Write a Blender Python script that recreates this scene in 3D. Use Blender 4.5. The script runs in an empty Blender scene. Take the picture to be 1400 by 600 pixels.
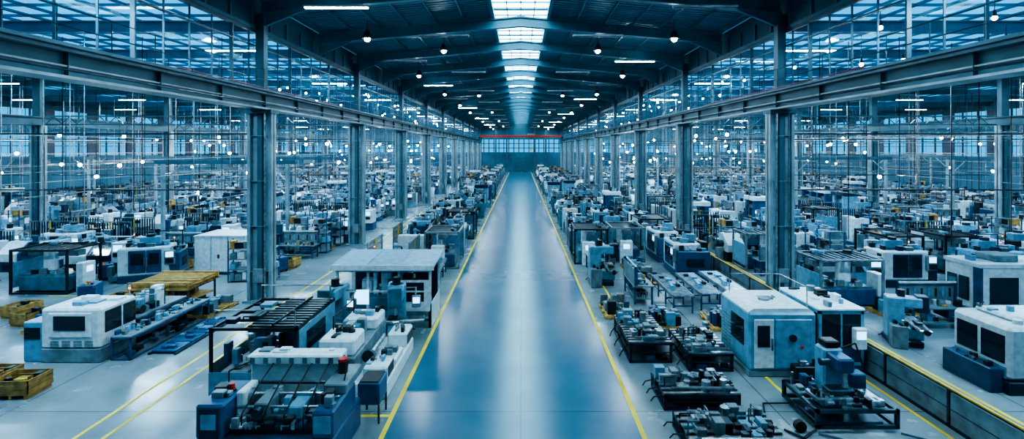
import bpy, math, random
from mathutils import Vector, Matrix, Euler
R=random.Random(11)
scene=bpy.context.scene
COL=scene.collection

# ------------------------------------------------------------------ materials
def mat_new(name):
    m=bpy.data.materials.new(name); m.use_nodes=True
    nt=m.node_tree; nt.nodes.clear()
    out=nt.nodes.new('ShaderNodeOutputMaterial')
    return m,nt,out
def paint(name,col,rough=.4,metal=0.0,grime=.45,var=.25,scale=2.5,coat=0.0):
    m,nt,out=mat_new(name)
    p=nt.nodes.new('ShaderNodeBsdfPrincipled')
    tc=nt.nodes.new('ShaderNodeTexCoord')
    n=nt.nodes.new('ShaderNodeTexNoise'); n.inputs['Scale'].default_value=scale; n.inputs['Detail'].default_value=5
    nt.links.new(tc.outputs['Object'],n.inputs['Vector'])
    r=nt.nodes.new('ShaderNodeMapRange'); r.inputs['From Min'].default_value=.35; r.inputs['From Max'].default_value=.62
    r.inputs['To Min'].default_value=1-grime; r.inputs['To Max'].default_value=1.0
    nt.links.new(n.outputs['Fac'],r.inputs['Value'])
    oi=nt.nodes.new('ShaderNodeObjectInfo')
    r2=nt.nodes.new('ShaderNodeMapRange'); r2.inputs['To Min'].default_value=1-var; r2.inputs['To Max'].default_value=1+var*.5
    nt.links.new(oi.outputs['Random'],r2.inputs['Value'])
    mu=nt.nodes.new('ShaderNodeMath'); mu.operation='MULTIPLY'
    nt.links.new(r.outputs[0],mu.inputs[0]); nt.links.new(r2.outputs[0],mu.inputs[1])
    h=nt.nodes.new('ShaderNodeHueSaturation'); h.inputs['Color'].default_value=(*col,1)
    nt.links.new(mu.outputs[0],h.inputs['Value'])
    nt.links.new(h.outputs['Color'],p.inputs['Base Color'])
    p.inputs['Roughness'].default_value=rough; p.inputs['Metallic'].default_value=metal
    p.inputs['Coat Weight'].default_value=coat
    nt.links.new(p.outputs[0],out.inputs[0])
    return m
def emis(name,col,st):
    m,nt,out=mat_new(name)
    e=nt.nodes.new('ShaderNodeEmission'); e.inputs[0].default_value=(*col,1); e.inputs[1].default_value=st
    nt.links.new(e.outputs[0],out.inputs[0]); return m
def glass(name,col,fac=.05):
    m,nt,out=mat_new(name)
    t=nt.nodes.new('ShaderNodeBsdfTransparent'); t.inputs[0].default_value=(*col,1)
    g=nt.nodes.new('ShaderNodeBsdfGlossy'); g.inputs['Roughness'].default_value=.04; g.inputs[0].default_value=(.8,.93,1,1)
    lw=nt.nodes.new('ShaderNodeLayerWeight'); lw.inputs[0].default_value=.5
    pw=nt.nodes.new('ShaderNodeMath'); pw.operation='POWER'; pw.inputs[1].default_value=4.0
    nt.links.new(lw.outputs['Facing'],pw.inputs[0])
    ad=nt.nodes.new('ShaderNodeMath'); ad.operation='MULTIPLY_ADD'; ad.use_clamp=True; ad.inputs[1].default_value=.5; ad.inputs[2].default_value=fac
    nt.links.new(pw.outputs[0],ad.inputs[0])
    mx=nt.nodes.new('ShaderNodeMixShader')
    nt.links.new(ad.outputs[0],mx.inputs[0]); nt.links.new(t.outputs[0],mx.inputs[1]); nt.links.new(g.outputs[0],mx.inputs[2])
    nt.links.new(mx.outputs[0],out.inputs[0]); return m
def floor_mat(name,c1,c2,rmin,rmax,joint=6.0):
    m,nt,out=mat_new(name)
    p=nt.nodes.new('ShaderNodeBsdfPrincipled')
    tc=nt.nodes.new('ShaderNodeTexCoord')
    n=nt.nodes.new('ShaderNodeTexNoise'); n.inputs['Scale'].default_value=.35; n.inputs['Detail'].default_value=8; n.inputs['Roughness'].default_value=.62
    nt.links.new(tc.outputs['Object'],n.inputs['Vector'])
    cr=nt.nodes.new('ShaderNodeValToRGB'); cr.color_ramp.elements[0].position=.32; cr.color_ramp.elements[1].position=.68
    cr.color_ramp.elements[0].color=(*c1,1); cr.color_ramp.elements[1].color=(*c2,1)
    nt.links.new(n.outputs['Fac'],cr.inputs[0])
    b=nt.nodes.new('ShaderNodeTexBrick'); b.offset=0; b.inputs['Scale'].default_value=1.0
    b.inputs['Brick Width'].default_value=joint; b.inputs['Row Height'].default_value=joint; b.inputs['Mortar Size'].default_value=.02
    b.inputs['Color1'].default_value=(1,1,1,1); b.inputs['Color2'].default_value=(.93,.95,.96,1); b.inputs['Mortar'].default_value=(.35,.4,.45,1)
    nt.links.new(tc.outputs['Object'],b.inputs['Vector'])
    mx=nt.nodes.new('ShaderNodeMix'); mx.data_type='RGBA'; mx.blend_type='MULTIPLY'; mx.inputs[0].default_value=1
    nt.links.new(cr.outputs[0],mx.inputs[6]); nt.links.new(b.outputs[0],mx.inputs[7])
    nt.links.new(mx.outputs[2],p.inputs['Base Color'])
    n2=nt.nodes.new('ShaderNodeTexNoise'); n2.inputs['Scale'].default_value=.9; n2.inputs['Detail'].default_value=6
    nt.links.new(tc.outputs['Object'],n2.inputs['Vector'])
    mr=nt.nodes.new('ShaderNodeMapRange'); mr.inputs['From Min'].default_value=.3; mr.inputs['From Max'].default_value=.7
    mr.inputs['To Min'].default_value=rmin; mr.inputs['To Max'].default_value=rmax
    nt.links.new(n2.outputs['Fac'],mr.inputs['Value']); nt.links.new(mr.outputs[0],p.inputs['Roughness'])
    bp=nt.nodes.new('ShaderNodeBump'); bp.inputs['Strength'].default_value=.01; bp.inputs['Distance'].default_value=.03
    nt.links.new(n2.outputs['Fac'],bp.inputs['Height']); nt.links.new(bp.outputs[0],p.inputs['Normal'])
    p.inputs['Specular IOR Level'].default_value=.55
    nt.links.new(p.outputs[0],out.inputs[0]); return m

WH=paint('paint_white',(.68,.75,.79),.35,grime=.25,var=.3,scale=5)
LB=paint('paint_light_blue',(.18,.36,.5),.38,grime=.3,scale=4)
BL=paint('paint_blue',(.018,.09,.2),.35,grime=.4,var=.4)
DB=paint('paint_dark_blue',(.01,.035,.08),.4,var=.4)
TE=paint('paint_teal',(.03,.18,.26),.4)
GR=paint('paint_grey',(.2,.25,.29),.45)
DK=paint('dark_machinery',(.013,.018,.025),.45)
ST=paint('bare_steel',(.5,.56,.6),.28,metal=.9,grime=.5,scale=5)
DS=paint('dark_steel',(.07,.1,.13),.35,metal=.8)
YE=paint('paint_yellow',(.75,.45,.04),.5,grime=.3,var=.05)
YL=paint('floor_line_yellow',(.95,.62,.03),.5,grime=.35,var=0,scale=.8)
RD=paint('paint_red',(.6,.03,.02),.4,grime=.2,var=.1)
WD=paint('wood_pallet',(.62,.33,.09),.7,grime=.5,scale=4)
RU=paint('black_rubber',(.012,.012,.014),.6)
DG=paint('dark_window',(.01,.025,.04),.06,grime=.1)
SC=emis('monitor_screen',(.25,.65,1),2.0)
GL=glass('clear_glass',(.86,.96,1.0))
STRUC=paint('structural_steel',(.08,.15,.2),.4,metal=.3,grime=.3,var=.05,scale=.7)
STRL=paint('column_steel',(.31,.4,.46),.38,metal=.3,grime=.35,var=.08,scale=1.2)
ROOFM=paint('roof_deck',(.09,.29,.41),.4,metal=.1,grime=.25,var=0,scale=.25)
RAFM=paint('rafter_steel',(.08,.22,.31),.4,metal=.15,grime=.3,var=0,scale=.6)
WALLM=paint('wall_cladding',(.04,.13,.2),.6,grime=.4,var=0,scale=.2)
SKY=emis('skylight_pane',(.48,.86,1.0),8)
SIDEGLOW=emis('side_roof_glow_panel',(.05,.44,.85),1.1)  # added glow panels under the side roofs, so the clerestory glass reads bright blue
WIN=emis('daylight_window',(.05,.45,.85),.85)
TUBE=emis('lamp_tube',(.65,.9,1.0),30)
BULB=emis('lamp_bulb',(.8,.95,1.0),110)
BULBW=emis('lamp_bulb_warm',(1.0,.82,.62),100)
AM=emis('amber_beacon',(1,.35,.05),2)

# ------------------------------------------------------------------ mesh builder
class MB:
    def __init__(s): s.v=[];s.f=[];s.m=[];s.mats=[];s.M=Matrix.Identity(4)
    def mi(s,m):
        if m not in s.mats: s.mats.append(m)
        return s.mats.index(m)
    def add(s,vs,fs,mat):
        k=len(s.v); i=s.mi(mat)
        for v in vs: s.v.append(tuple(s.M@Vector(v)))
        for f in fs: s.f.append([a+k for a in f]); s.m.append(i)
    def at(s,x=0,y=0,z=0,rot=0): s.M=Matrix.Translation((x,y,z))@Matrix.Rotation(math.radians(rot),4,'Z'); return s
    def box(s,x0,x1,y0,y1,z0,z1,mat):
        vs=[(x,y,z) for x in(x0,x1) for y in(y0,y1) for z in(z0,z1)]
        s.add(vs,[(0,1,3,2),(4,6,7,5),(0,4,5,1),(2,3,7,6),(0,2,6,4),(1,5,7,3)],mat)
    def cbox(s,x0,x1,y0,y1,z0,z1,mat,c=.03):
        lo=(x0,y0,z0);hi=(x1,y1,z1)
        c=min(c,(x1-x0)*.4,(y1-y0)*.4,(z1-z0)*.4)
        vs=[];ix={}
        for a in(0,1):
            for b in(0,1):
                for d in(0,1):
                    cn=(a,b,d)
                    for ax in range(3):
                        p=[]
                        for k in range(3):
                            q=hi[k] if cn[k] else lo[k]
                            if k!=ax: q+= -c if cn[k] else c
                            p.append(q)
                        ix[(cn,ax)]=len(vs); vs.append(p)
        fs=[]
        def mk(d): return (d[0],d[1],d[2])
        cen=Vector([(lo[k]+hi[k])/2 for k in range(3)])
        def put(f):
            P=[Vector(vs[i]) for i in f]; n=(P[1]-P[0]).cross(P[2]-P[0]); m=sum(P,Vector())/len(P)
            fs.append(f if n.dot(m-cen)>0 else f[::-1])
        for ax in range(3):
            o=[k for k in range(3) if k!=ax]
            for sd in(0,1):
                f=[]
                for (u,w) in((0,0),(1,0),(1,1),(0,1)):
                    d=[0,0,0]; d[ax]=sd; d[o[0]]=u; d[o[1]]=w
                    f.append(ix[(mk(d),ax)])
                put(f)
            for u in(0,1):
                for w in(0,1):
                    d0=[0,0,0]; d0[ax]=0; d0[o[0]]=u; d0[o[1]]=w
                    d1=list(d0); d1[ax]=1
                    put([ix[(mk(d0),o[0])],ix[(mk(d1),o[0])],ix[(mk(d1),o[1])],ix[(mk(d0),o[1])]])
        for a in(0,1):
            for b in(0,1):
                for d in(0,1): put([ix[((a,b,d),k)] for k in range(3)])
        s.add(vs,fs,mat)
    def cyl(s,p0,p1,r,mat,n=8,r2=None):
        p0=Vector(p0);p1=Vector(p1); r2=r if r2 is None else r2
        d=(p1-p0).normalized(); u=d.orthogonal().normalized(); w=d.cross(u)
        vs=[];fs=[]
        for i in range(n):
            a=2*math.pi*i/n; q=u*math.cos(a)+w*math.sin(a)
            vs.append(p0+q*r); vs.append(p1+q*r2)
        for i in range(n):
            j=(i+1)%n; fs.append((2*i,2*j,2*j+1,2*i+1))
        fs.append([2*i for i in range(n)][::-1]); fs.append([2*i+1 for i in range(n)])
        s.add(vs,fs,mat)
    def path(s,pts,r,mat,n=6):
        for a,b in zip(pts,pts[1:]): s.cyl(a,b,r,mat,n)
    def prism(s,prof,axis,a0,a1,mat):
        n=len(prof); vs=[]
        for a in(a0,a1):
            for (u,w) in prof:
                vs.append({'x':(a,u,w),'y':(u,a,w),'z':(u,w,a)}[axis])
        area=sum(prof[i][0]*prof[(i+1)%n][1]-prof[(i+1)%n][0]*prof[i][1] for i in range(n))
        fl=(area>0)
        if axis=='y': fl=not fl
        fs=[]
        for i in range(n):
            j=(i+1)%n; f=(i,j,n+j,n+i); fs.append(f if fl else f[::-1])
        c0=list(range(n)); c1=list(range(n,2*n))
        fs.append(c0[::-1] if fl else c0); fs.append(c1 if fl else c1[::-1])
        s.add(vs,fs,mat)
    def ball(s,c,r,mat,n=8,m=6):
        vs=[];fs=[]
        for i in range(m+1):
            t=math.pi*i/m
            for j in range(n):
                a=2*math.pi*j/n; vs.append((c[0]+r*math.sin(t)*math.cos(a),c[1]+r*math.sin(t)*math.sin(a),c[2]+r*math.cos(t)))
        for i in range(m):
            for j in range(n): fs.append((i*n+j,(i+1)*n+j,(i+1)*n+(j+1)%n,i*n+(j+1)%n))
        s.add(vs,fs,mat)
    def frame(s,x0,x1,y0,y1,z0,z1,t,mat,bottom=True):
        for x in(x0,x1-t):
            for y in(y0,y1-t): s.box(x,x+t,y,y+t,z0,z1,mat)
        for z in ((z0,z1-t) if bottom else (z1-t,)):
            for y in(y0,y1-t): s.box(x0,x1,y,y+t,z,z+t,mat)
            for x in(x0,x1-t): s.box(x,x+t,y0,y1,z,z+t,mat)
    def slats(s,x0,x1,y0,y1,z0,z1,n,mat,axis='z'):
        for i in range(n):
            if axis=='z':
                z=z0+(z1-z0)*i/n; s.box(x0,x1,y0,y1,z,z+(z1-z0)/n*.5,mat)
            elif axis=='x':
                x=x0+(x1-x0)*i/n; s.box(x,x+(x1-x0)/n*.5,y0,y1,z0,z1,mat)
            else:
                y=y0+(y1-y0)*i/n; s.box(x0,x1,y,y+(y1-y0)/n*.5,z0,z1,mat)
    def stuff(s,x0,x1,y0,y1,z,n,seed,mats,h=.35,sz=.35):
        r=random.Random(seed)
        for i in range(n):
            w=r.uniform(.3,1)*sz; d=r.uniform(.3,1)*sz; hh=r.uniform(.2,1)*h
            w=min(w,(x1-x0)*.9); d=min(d,(y1-y0)*.9)
            x=r.uniform(x0,x1-w); y=r.uniform(y0,y1-d); m=r.choice(mats); k=r.random()
            if k<.5: s.cbox(x,x+w,y,y+d,z,z+hh,m,.012)
            elif k<.7: s.cyl((x+w/2,y+d/2,z),(x+w/2,y+d/2,z+hh),min(w,d)*.45,m,10)
            elif k<.85:
                rr=min(hh,d)*.4; s.cyl((x,y+d/2,z+rr),(x+w,y+d/2,z+rr),rr,m,10); s.box(x+w*.3,x+w*.7,y+d/2-rr,y+d/2+rr,z,z+rr,m)
            else:
                s.path([(x,y,z),(x,y,z+hh),(x+w,y,z+hh),(x+w,y+d,z+hh),(x+w,y+d,z)],.02,m,5)
    def mesh(s,name):
        me=bpy.data.meshes.new(name); me.from_pydata(s.v,[],s.f)
        for m in s.mats: me.materials.append(m)
        me.polygons.foreach_set('material_index',s.m); me.update(); return me
    def obj(s,name,loc=(0,0,0),rot=0):
        o=bpy.data.objects.new(name,s.mesh(name)); COL.objects.link(o); o.location=loc; o.rotation_euler[2]=math.radians(rot); return o
def inst(name,me,x,y,rot=0,z=0,sc=1):
    o=bpy.data.objects.new(name,me); COL.objects.link(o); o.location=(x,y,z); o.rotation_euler[2]=math.radians(rot)
    if sc!=1: o.scale=(sc,sc,sc)
    return o
def tower(b,x,y,z):
    b.cyl((x,y,z),(x,y,z+.25),.015,ST,6); b.cyl((x,y,z+.25),(x,y,z+.33),.04,AM,8); b.cyl((x,y,z+.33),(x,y,z+.41),.04,LB,8)

# ------------------------------------------------------------------ machine archetypes (front = -Y)
def a_cnc(b,body=WH,acc=BL):
    b.cbox(-1.5,1.5,-.9,1,0,.4,acc); b.cbox(-1.48,1.0,-.92,.6,.4,1.95,body,.06); b.cbox(1.0,1.48,-.92,.98,.4,1.6,acc,.05)
    b.cbox(-1.48,.3,.6,.98,.4,1.5,GR,.05); b.cbox(.3,1.0,.6,.98,.4,2.05,DK,.03)
    b.cbox(-.95,-.14,-.98,-.9,.55,1.8,acc,.02); b.cbox(-.1,.6,-.98,-.9,.55,1.8,acc,.02)
    b.cbox(-.85,-.24,-1,-.96,1.0,1.65,DG,.02); b.cbox(0,.5,-1,-.96,1.0,1.65,DG,.02)
    b.box(-.2,-.17,-1.05,-.97,.9,1.4,ST); b.box(-.08,-.05,-1.05,-.97,.9,1.4,ST)
    b.cbox(.78,1.3,-1.12,-.9,.95,1.75,GR,.03); b.box(.85,1.23,-1.13,-1.11,1.38,1.68,SC); b.box(.85,1.23,-1.2,-1.1,1.05,1.3,DK)
    b.box(-1.0,.7,-.5,.4,1.94,1.97,DK); b.cbox(-.7,.3,.0,.5,1.95,2.4,LB); b.cyl((-.2,.2,2.4),(-.2,.2,2.55),.22,DS,12)
    b.stuff(-1.4,.9,-.8,.4,1.95,12,77,[DK,GR,ST,acc,LB],.3,.45); b.stuff(1.02,1.45,-.8,.9,1.6,6,78,[DK,ST,body,LB],.3,.3); b.stuff(-1.4,.2,.62,.95,1.5,6,79,[DK,ST,acc],.3,.3)
    b.slats(1.48,1.5,-.4,.6,.7,1.2,8,DK); b.slats(-1.5,-1.48,-.4,.4,.7,1.2,8,DK)
    b.box(-1.49,-1.48,-.8,-.45,.5,1.8,acc); b.box(-1.49,-1.48,.45,.58,.5,1.8,acc); b.box(-1.46,.28,.98,.99,.5,1.4,acc); b.slats(-1.3,-.2,.99,1.0,.7,1.2,6,DK)
    b.prism([(-.5,.1),(.0,.1),(.0,.35),(-.5,.35)],'x',-2.0,-1.5,GR); b.prism([(-.5,.35),(0,.35),(0,.9),(-.5,.9)],'x',-2.1,-1.85,GR)
    b.path([(1.2,.9,1.6),(1.2,.9,2.6),(0,.9,2.6),(0,.9,1.5)],.03,DK); b.path([(-1.2,.3,1.95),(-1.2,.3,2.3),(-.7,.3,2.3)],.04,ST)
    tower(b,.9,.4,1.95)
def a_lathe(b,body=WH,acc=BL):
    b.cbox(-1.7,1.7,-.6,.7,0,.65,acc)
    b.prism([(-.7,.65),(.7,.65),(.7,1.75),(.1,1.75),(-.7,1.1)],'x',-1.65,-.5,body)
    b.prism([(-.6,.65),(.7,.65),(.7,1.7),(.1,1.7),(-.6,1.1)],'x',-.5,.9,acc)
    b.prism([(-.68,1.1),(-.66,1.1),(.02,1.7),(0,1.72)],'x',-.3,.7,DG)
    b.cbox(.9,1.65,-.7,.7,.65,1.85,body); b.box(1.02,1.5,-.72,-.69,1.35,1.7,SC); b.box(1.02,1.5,-.76,-.69,1.0,1.25,DK)
    b.cyl((-1.65,.1,1.1),(-1.95,.1,1.1),.22,DS,12); b.cbox(-2.0,-1.7,-.2,.5,0,.8,GR)
    b.stuff(-1.5,1.4,.15,.65,1.7,14,3,[GR,DK,ST,acc,LB],.35,.4); b.slats(-1.5,-.7,.7,.72,.8,1.4,7,DK)
    b.slats(-1.4,-.6,-.62,-.6,.1,.5,5,DK); tower(b,1.5,.5,1.85)
def a_mill(b,body=LB,acc=DB):
    b.cbox(-.6,.6,-.5,.8,0,.25,acc); b.cbox(-.35,.35,.15,.8,.25,2.1,body,.05); b.cbox(-.3,.3,-.55,.5,1.65,2.1,body,.05)
    b.cbox(-.25,.25,-.8,-.35,1.45,2.2,acc); b.cyl((0,-.6,1.45),(0,-.6,1.15),.09,ST,10); b.cyl((0,-.6,1.15),(0,-.6,1.0),.03,DS,6)
    b.cbox(-.3,.3,-.6,.2,.25,.75,body); b.cbox(-1.1,1.1,-.65,-.15,.82,.94,ST); b.cbox(-.4,.4,-.6,-.1,.72,.84,acc)
    b.cyl((-1.1,-.4,.88),(-1.25,-.4,.88),.12,DS,12); b.cyl((1.1,-.4,.88),(1.25,-.4,.88),.12,DS,12)
    b.cbox(-.3,.1,-.55,-.25,.94,1.05,DS); b.cyl((0,.2,2.1),(0,.2,2.4),.16,DK,12)
    b.path([(.35,.4,1.9),(.75,.4,1.9),(.75,0,1.7)],.03,GR); b.cbox(.6,.95,-.15,.05,1.25,1.7,GR); b.box(.64,.91,-.17,-.15,1.42,1.65,SC)
    b.path([(.3,.7,.3),(.6,.9,.05),(.7,.9,.05)],.03,RU); b.cbox(-1.0,-.5,.2,.8,0,1.0,GR); b.stuff(-1,-.5,.2,.8,1.0,4,5,[DK,ST],.3,.25)
def a_bench(b,seed=1):
    for x in(-1.2,1.12):
        for y in(-.45,.37): b.box(x,x+.08,y,y+.08,0,.85,BL)
    b.cbox(-1.3,1.3,-.5,.5,.85,.92,GR,.01); b.box(-1.2,1.2,-.4,.4,.25,.3,GR); b.cbox(.3,1.1,-.45,.4,.45,.85,BL)
    for z in(.55,.7): b.box(.4,1,-.47,-.45,z,z+.02,ST)
    b.stuff(-1.2,1.2,-.4,.3,.92,16,seed,[ST,DK,LB,GR,WH,WD],.3,.3); b.stuff(-1.1,.2,-.3,.3,.3,8,seed+1,[DK,LB,WD,GR],.35,.35)
    b.box(-1.25,1.25,.42,.46,.92,1.7,GR); b.box(-1.25,1.25,.3,.34,1.75,1.82,WH)
    for x in(-1.25,1.21): b.box(x,x+.04,.3,.46,.9,1.82,BL)
    for i in range(8): b.box(-1.1+i*.3,-1.02+i*.3,.4,.42,1.15,1.5,DK if i%2 else LB)
def a_rack(b,seed=1):
    for x in(-1.4,-.03,1.34):
        for y in(-.45,.39): b.box(x,x+.06,y,y+.06,0,2.6,BL)
    r=random.Random(seed)
    for k,z in enumerate((.1,.75,1.4,2.05)):
        b.box(-1.4,1.4,-.45,.45,z,z+.05,GR)
        x=-1.3
        while x<1.1:
            w=r.uniform(.25,.5); h=r.uniform(.2,.5)
            if x<-.03<x+w: x=.05
            if r.random()<.85: b.cbox(x,x+w-.04,-.4,r.uniform(.1,.4),z+.05,z+.05+h,r.choice([WH,LB,WD,GR,DK,GR,GR]),.01)
            x+=w
    for z in(.3,1.0,1.7): b.path([(-1.4,.45,z),(0,.45,z+.6)],.012,ST,4)
def a_cab(b):
    b.cbox(-.9,.9,-.4,.4,0,.12,DK)
    for i in range(3):
        x=-.9+i*.6; b.cbox(x+.01,x+.59,-.4,.4,.12,2.05,(WH,GR,LB)[i],.02); b.box(x+.05,x+.55,-.42,-.4,.2,1.95,(GR,WH,GR)[i])
        b.slats(x+.12,x+.48,-.43,-.42,.3,.6,6,DK); b.box(x+.48,x+.51,-.45,-.42,1.0,1.2,DK)
    b.box(-.75,-.45,-.435,-.42,1.45,1.65,SC); b.cyl((0,-.43,1.6),(0,-.46,1.6),.05,RD,8); b.box(.35,.4,-.44,-.42,1.5,1.6,YE)
    b.cbox(-.5,.5,-.2,.3,2.05,2.25,GR); b.path([(-.7,.2,2.05),(-.7,.2,2.5),(.7,.2,2.5),(.7,.2,2.05)],.04,ST)
def a_conv(b):
    for x in(-1.9,-.6,.7,1.85):
        for y in(-.45,.4): b.box(x,x+.06,y,y+.06,0,.75,BL)
        b.box(x,x+.06,-.45,.45,.3,.36,BL)
    for y in(-.5,.44): b.cbox(-2,2,y,y+.06,.68,.84,GR,.01)
    for i in range(26): b.cyl((-1.92+i*.153,-.44,.8),(-1.92+i*.153,.44,.8),.04,ST,8)
    b.stuff(-1.7,1.7,-.35,.35,.84,6,15,[LB,WD,DS,DK,GR],.3,.45)
    b.cbox(-.5,-.1,-.75,-.5,.35,.7,DK); b.cyl((-.3,-.75,.5),(-.3,-.95,.5),.1,BL,10)
def a_press(b,body=BL,acc=WH):
    b.cbox(-1.0,1.0,-.9,.8,0,.7,body,.05); b.cbox(-1.0,-.6,-.7,.8,.7,2.5,body,.05); b.cbox(.6,1.0,-.7,.8,.7,2.5,body,.05)
    b.cbox(-1.1,1.1,-.8,.9,2.5,2.9,acc,.05); b.cbox(-.55,.55,-.5,.5,1.7,2.1,ST); b.cbox(-.6,.6,-.6,.6,.7,.9,DS)
    for x in(-.3,.3): b.cyl((x,0,2.1),(x,0,2.5),.1,ST,10)
    b.cyl((0,0,2.9),(0,0,3.3),.28,DK,12); b.stuff(-1,1,-.7,.8,2.9,8,7,[DK,GR,LB,ST],.4,.4); b.cbox(1.0,1.35,-.6,-.2,.9,1.7,GR); b.box(1.05,1.3,-.62,-.6,1.35,1.6,SC)
    b.path([(-.8,.2,2.9),(-.8,.2,3.2),(-.28,.1,3.2)],.04,RU); b.slats(-.9,.9,-.92,-.9,.15,.5,5,DK); b.box(-.6,.6,-.62,-.6,.9,1.0,YE)
def a_gantry(b,body=DK,acc=TE):
    b.frame(-1.5,1.5,-1.1,1.1,0,2.3,.1,body); b.cbox(-1.3,1.3,-.8,.8,.1,.85,acc)
    b.cbox(-1.35,1.35,-.25,.25,1.8,2.1,GR); b.cbox(-.3,.3,-.5,-.2,1.1,2.2,WH); b.cyl((0,-.35,1.1),(0,-.35,.95),.07,ST,8)
    b.box(-1.2,1.2,-.7,.7,.85,.93,ST); b.stuff(-1.1,1.1,-.6,.6,.93,14,5,[DK,ST,LB,GR],.3,.35)
    b.stuff(-1.4,1.3,.3,1.0,2.3,8,6,[DK,GR,LB],.2,.5)
    b.slats(-1.5,1.5,-1.1,1.1,2.2,2.24,9,DS,'x')
    b.box(-1.5,-1.47,-1.0,1.0,.3,1.6,LB); b.cbox(1.5,1.9,-.6,.2,.0,1.5,WH); b.box(1.91,1.93,-.4,0,1.0,1.3,SC)
def a_cell(b):
    for x in(-1.6,0,1.54):
        for y in(-1.2,1.14): b.box(x,x+.06,y,y+.06,0,2.2,YE if x==0 else GR)
    for y in(-1.2,1.16):
        for z in(.15,1.1,2.14): b.box(-1.6,1.6,y,y+.05,z,z+.05,GR)
        b.slats(-1.55,1.55,y+.015,y+.025,.2,2.1,16,DS,'x')
    b.cbox(-.5,.3,-.4,.4,0,.5,DK); b.cyl((-.1,0,.5),(-.1,0,.8),.25,LB,12)
    b.cyl((-.1,0,.8),(.2,0,1.7),.13,LB,10,.1); b.ball((.2,0,1.7),.15,LB); b.cyl((.2,0,1.7),(.9,-.2,1.5),.1,LB,10,.06); b.cyl((.9,-.2,1.5),(.95,-.2,1.2),.05,DK,8)
    b.cbox(.7,1.4,-.5,.6,0,.85,WH); b.stuff(.7,1.4,-.5,.5,.85,6,9,[ST,DK],.2,.25); b.cbox(-1.5,-.9,-.9,.9,0,1.6,WH,.04); b.box(-.9,-.88,-.5,.5,.8,1.4,DG)
def a_tank(b):
    for x in(-.7,.7):
        for k in range(3):
            a=k*2.1; b.cyl((x+.45*math.cos(a),.45*math.sin(a),0),(x+.45*math.cos(a),.45*math.sin(a),.5),.04,DS,6)
        b.cyl((x,0,.4),(x,0,.6),.3,ST,14,.58); b.cyl((x,0,.6),(x,0,2.1),.58,GR if x<0 else LB,16); b.cyl((x,0,2.1),(x,0,2.3),.58,ST,16,.2)
        b.cyl((x,0,1.0),(x,0,1.05),.6,ST,16); b.cyl((x,0,1.7),(x,0,1.75),.6,ST,16)
        b.path([(x,0,2.3),(x,0,2.6),(x,.7,2.6),(x,.7,.2)],.04,ST)
    b.cbox(-.2,.2,-.9,-.5,0,.6,BL); b.path([(-.7,-.5,.8),(0,-.7,.5),(.7,-.5,.8)],.05,RU)
def a_parts(b,seed=2):
    b.slats(-1.1,1.1,-.7,.7,.0,.03,6,WD,'y'); b.slats(-1.1,1.1,-.7,.7,.03,.12,3,WD,'x'); b.slats(-1.1,1.1,-.7,.7,.12,.15,9,WD,'y')
    b.stuff(-1.05,1.05,-.65,.65,.15,24,seed,[DK,ST,LB,DS,GR,BL],.6,.45)
def a_cart(b):
    for x in(-.4,.4):
        for y in(-.25,.25): b.cyl((x,y-.03,.07),(x,y+.03,.07),.07,RU,10)
    b.cbox(-.5,.5,-.35,.35,.14,.9,BL)
    for i in range(4): b.box(-.44,.44,-.37,-.35,.2+i*.17,.34+i*.17,LB); b.box(-.2,.2,-.39,-.37,.3+i*.17,.32+i*.17,ST)
    b.stuff(-.4,.4,-.3,.3,.9,6,4,[DK,ST,RD,YE],.15,.25); b.path([(.5,-.3,.8),(.65,-.3,.95),(.65,.3,.95),(.5,.3,.8)],.02,ST)
def mk(fn,name,*a,**k):
    b=MB(); fn(b,*a,**k); return (name,b.mesh(name))
ARCH=[mk(a_cnc,'cnc_machining_center'),mk(a_cnc,'cnc_machining_center',LB,DB),mk(a_cnc,'cnc_machining_center',GR,TE),mk(a_cnc,'cnc_machining_center',WH,DB),mk(a_cnc,'cnc_machining_center',WH,LB),
 mk(a_lathe,'cnc_lathe'),mk(a_lathe,'cnc_lathe',GR,LB),mk(a_lathe,'cnc_lathe',WH,DB),mk(a_lathe,'cnc_lathe',WH,GR),mk(a_mill,'milling_machine'),mk(a_mill,'milling_machine',WH,BL),
 mk(a_bench,'assembly_workbench',3),mk(a_bench,'assembly_workbench',8),mk(a_rack,'storage_rack',1),mk(a_rack,'storage_rack',6),mk(a_cab,'electrical_cabinet'),
 mk(a_conv,'roller_conveyor'),mk(a_press,'hydraulic_press'),mk(a_press,'hydraulic_press',LB,DB),mk(a_gantry,'gantry_machine'),mk(a_gantry,'gantry_machine',GR,BL),
 mk(a_cell,'robot_cell'),mk(a_tank,'process_tank'),mk(a_parts,'parts_pallet',2),mk(a_parts,'parts_pallet',12)]
A={}
for n,me in ARCH: A.setdefault(n,[]).append(me)
CART=mk(a_cart,'tool_cart')[1]

# ------------------------------------------------------------------ building shell
YC=[25.1+14.6*k for k in range(-2,10)]
Y0,Y1=-12.0,164.0
XC=12.7; XS=37.4; XW=63.0
b=MB(); b.box(-XW,XW,Y0,Y1,-.2,0,floor_mat('concrete_floor',(.15,.18,.2),(.28,.31,.33),.12,.3,7.3)); b.obj('floor')
b=MB(); b.box(-3.55,3.14,Y0,Y1-3,0,.006,floor_mat('painted_aisle_floor',(.025,.105,.18),(.04,.14,.225),.2,.26,14.6)); b.obj('aisle_floor')
b=MB()
for x0,x1 in((-3.68,-3.55),(3.14,3.27)): b.box(x0,x1,Y0,Y1-3,0,.008,YL)
for x in(-11.6,-10.85): b.box(x,x+.1,Y0,60,0,.008,YL)
b.box(11.1,11.2,8,40,0,.008,YL); b.box(4.45,4.55,22,28,0,.008,YL)
b.box(-4.5,-3.68,14.3,14.42,0,.008,YL); b.box(-31,-18,33,33.1,0,.008,YL); b.box(13.6,13.72,12,60,0,.008,YL)
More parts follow.
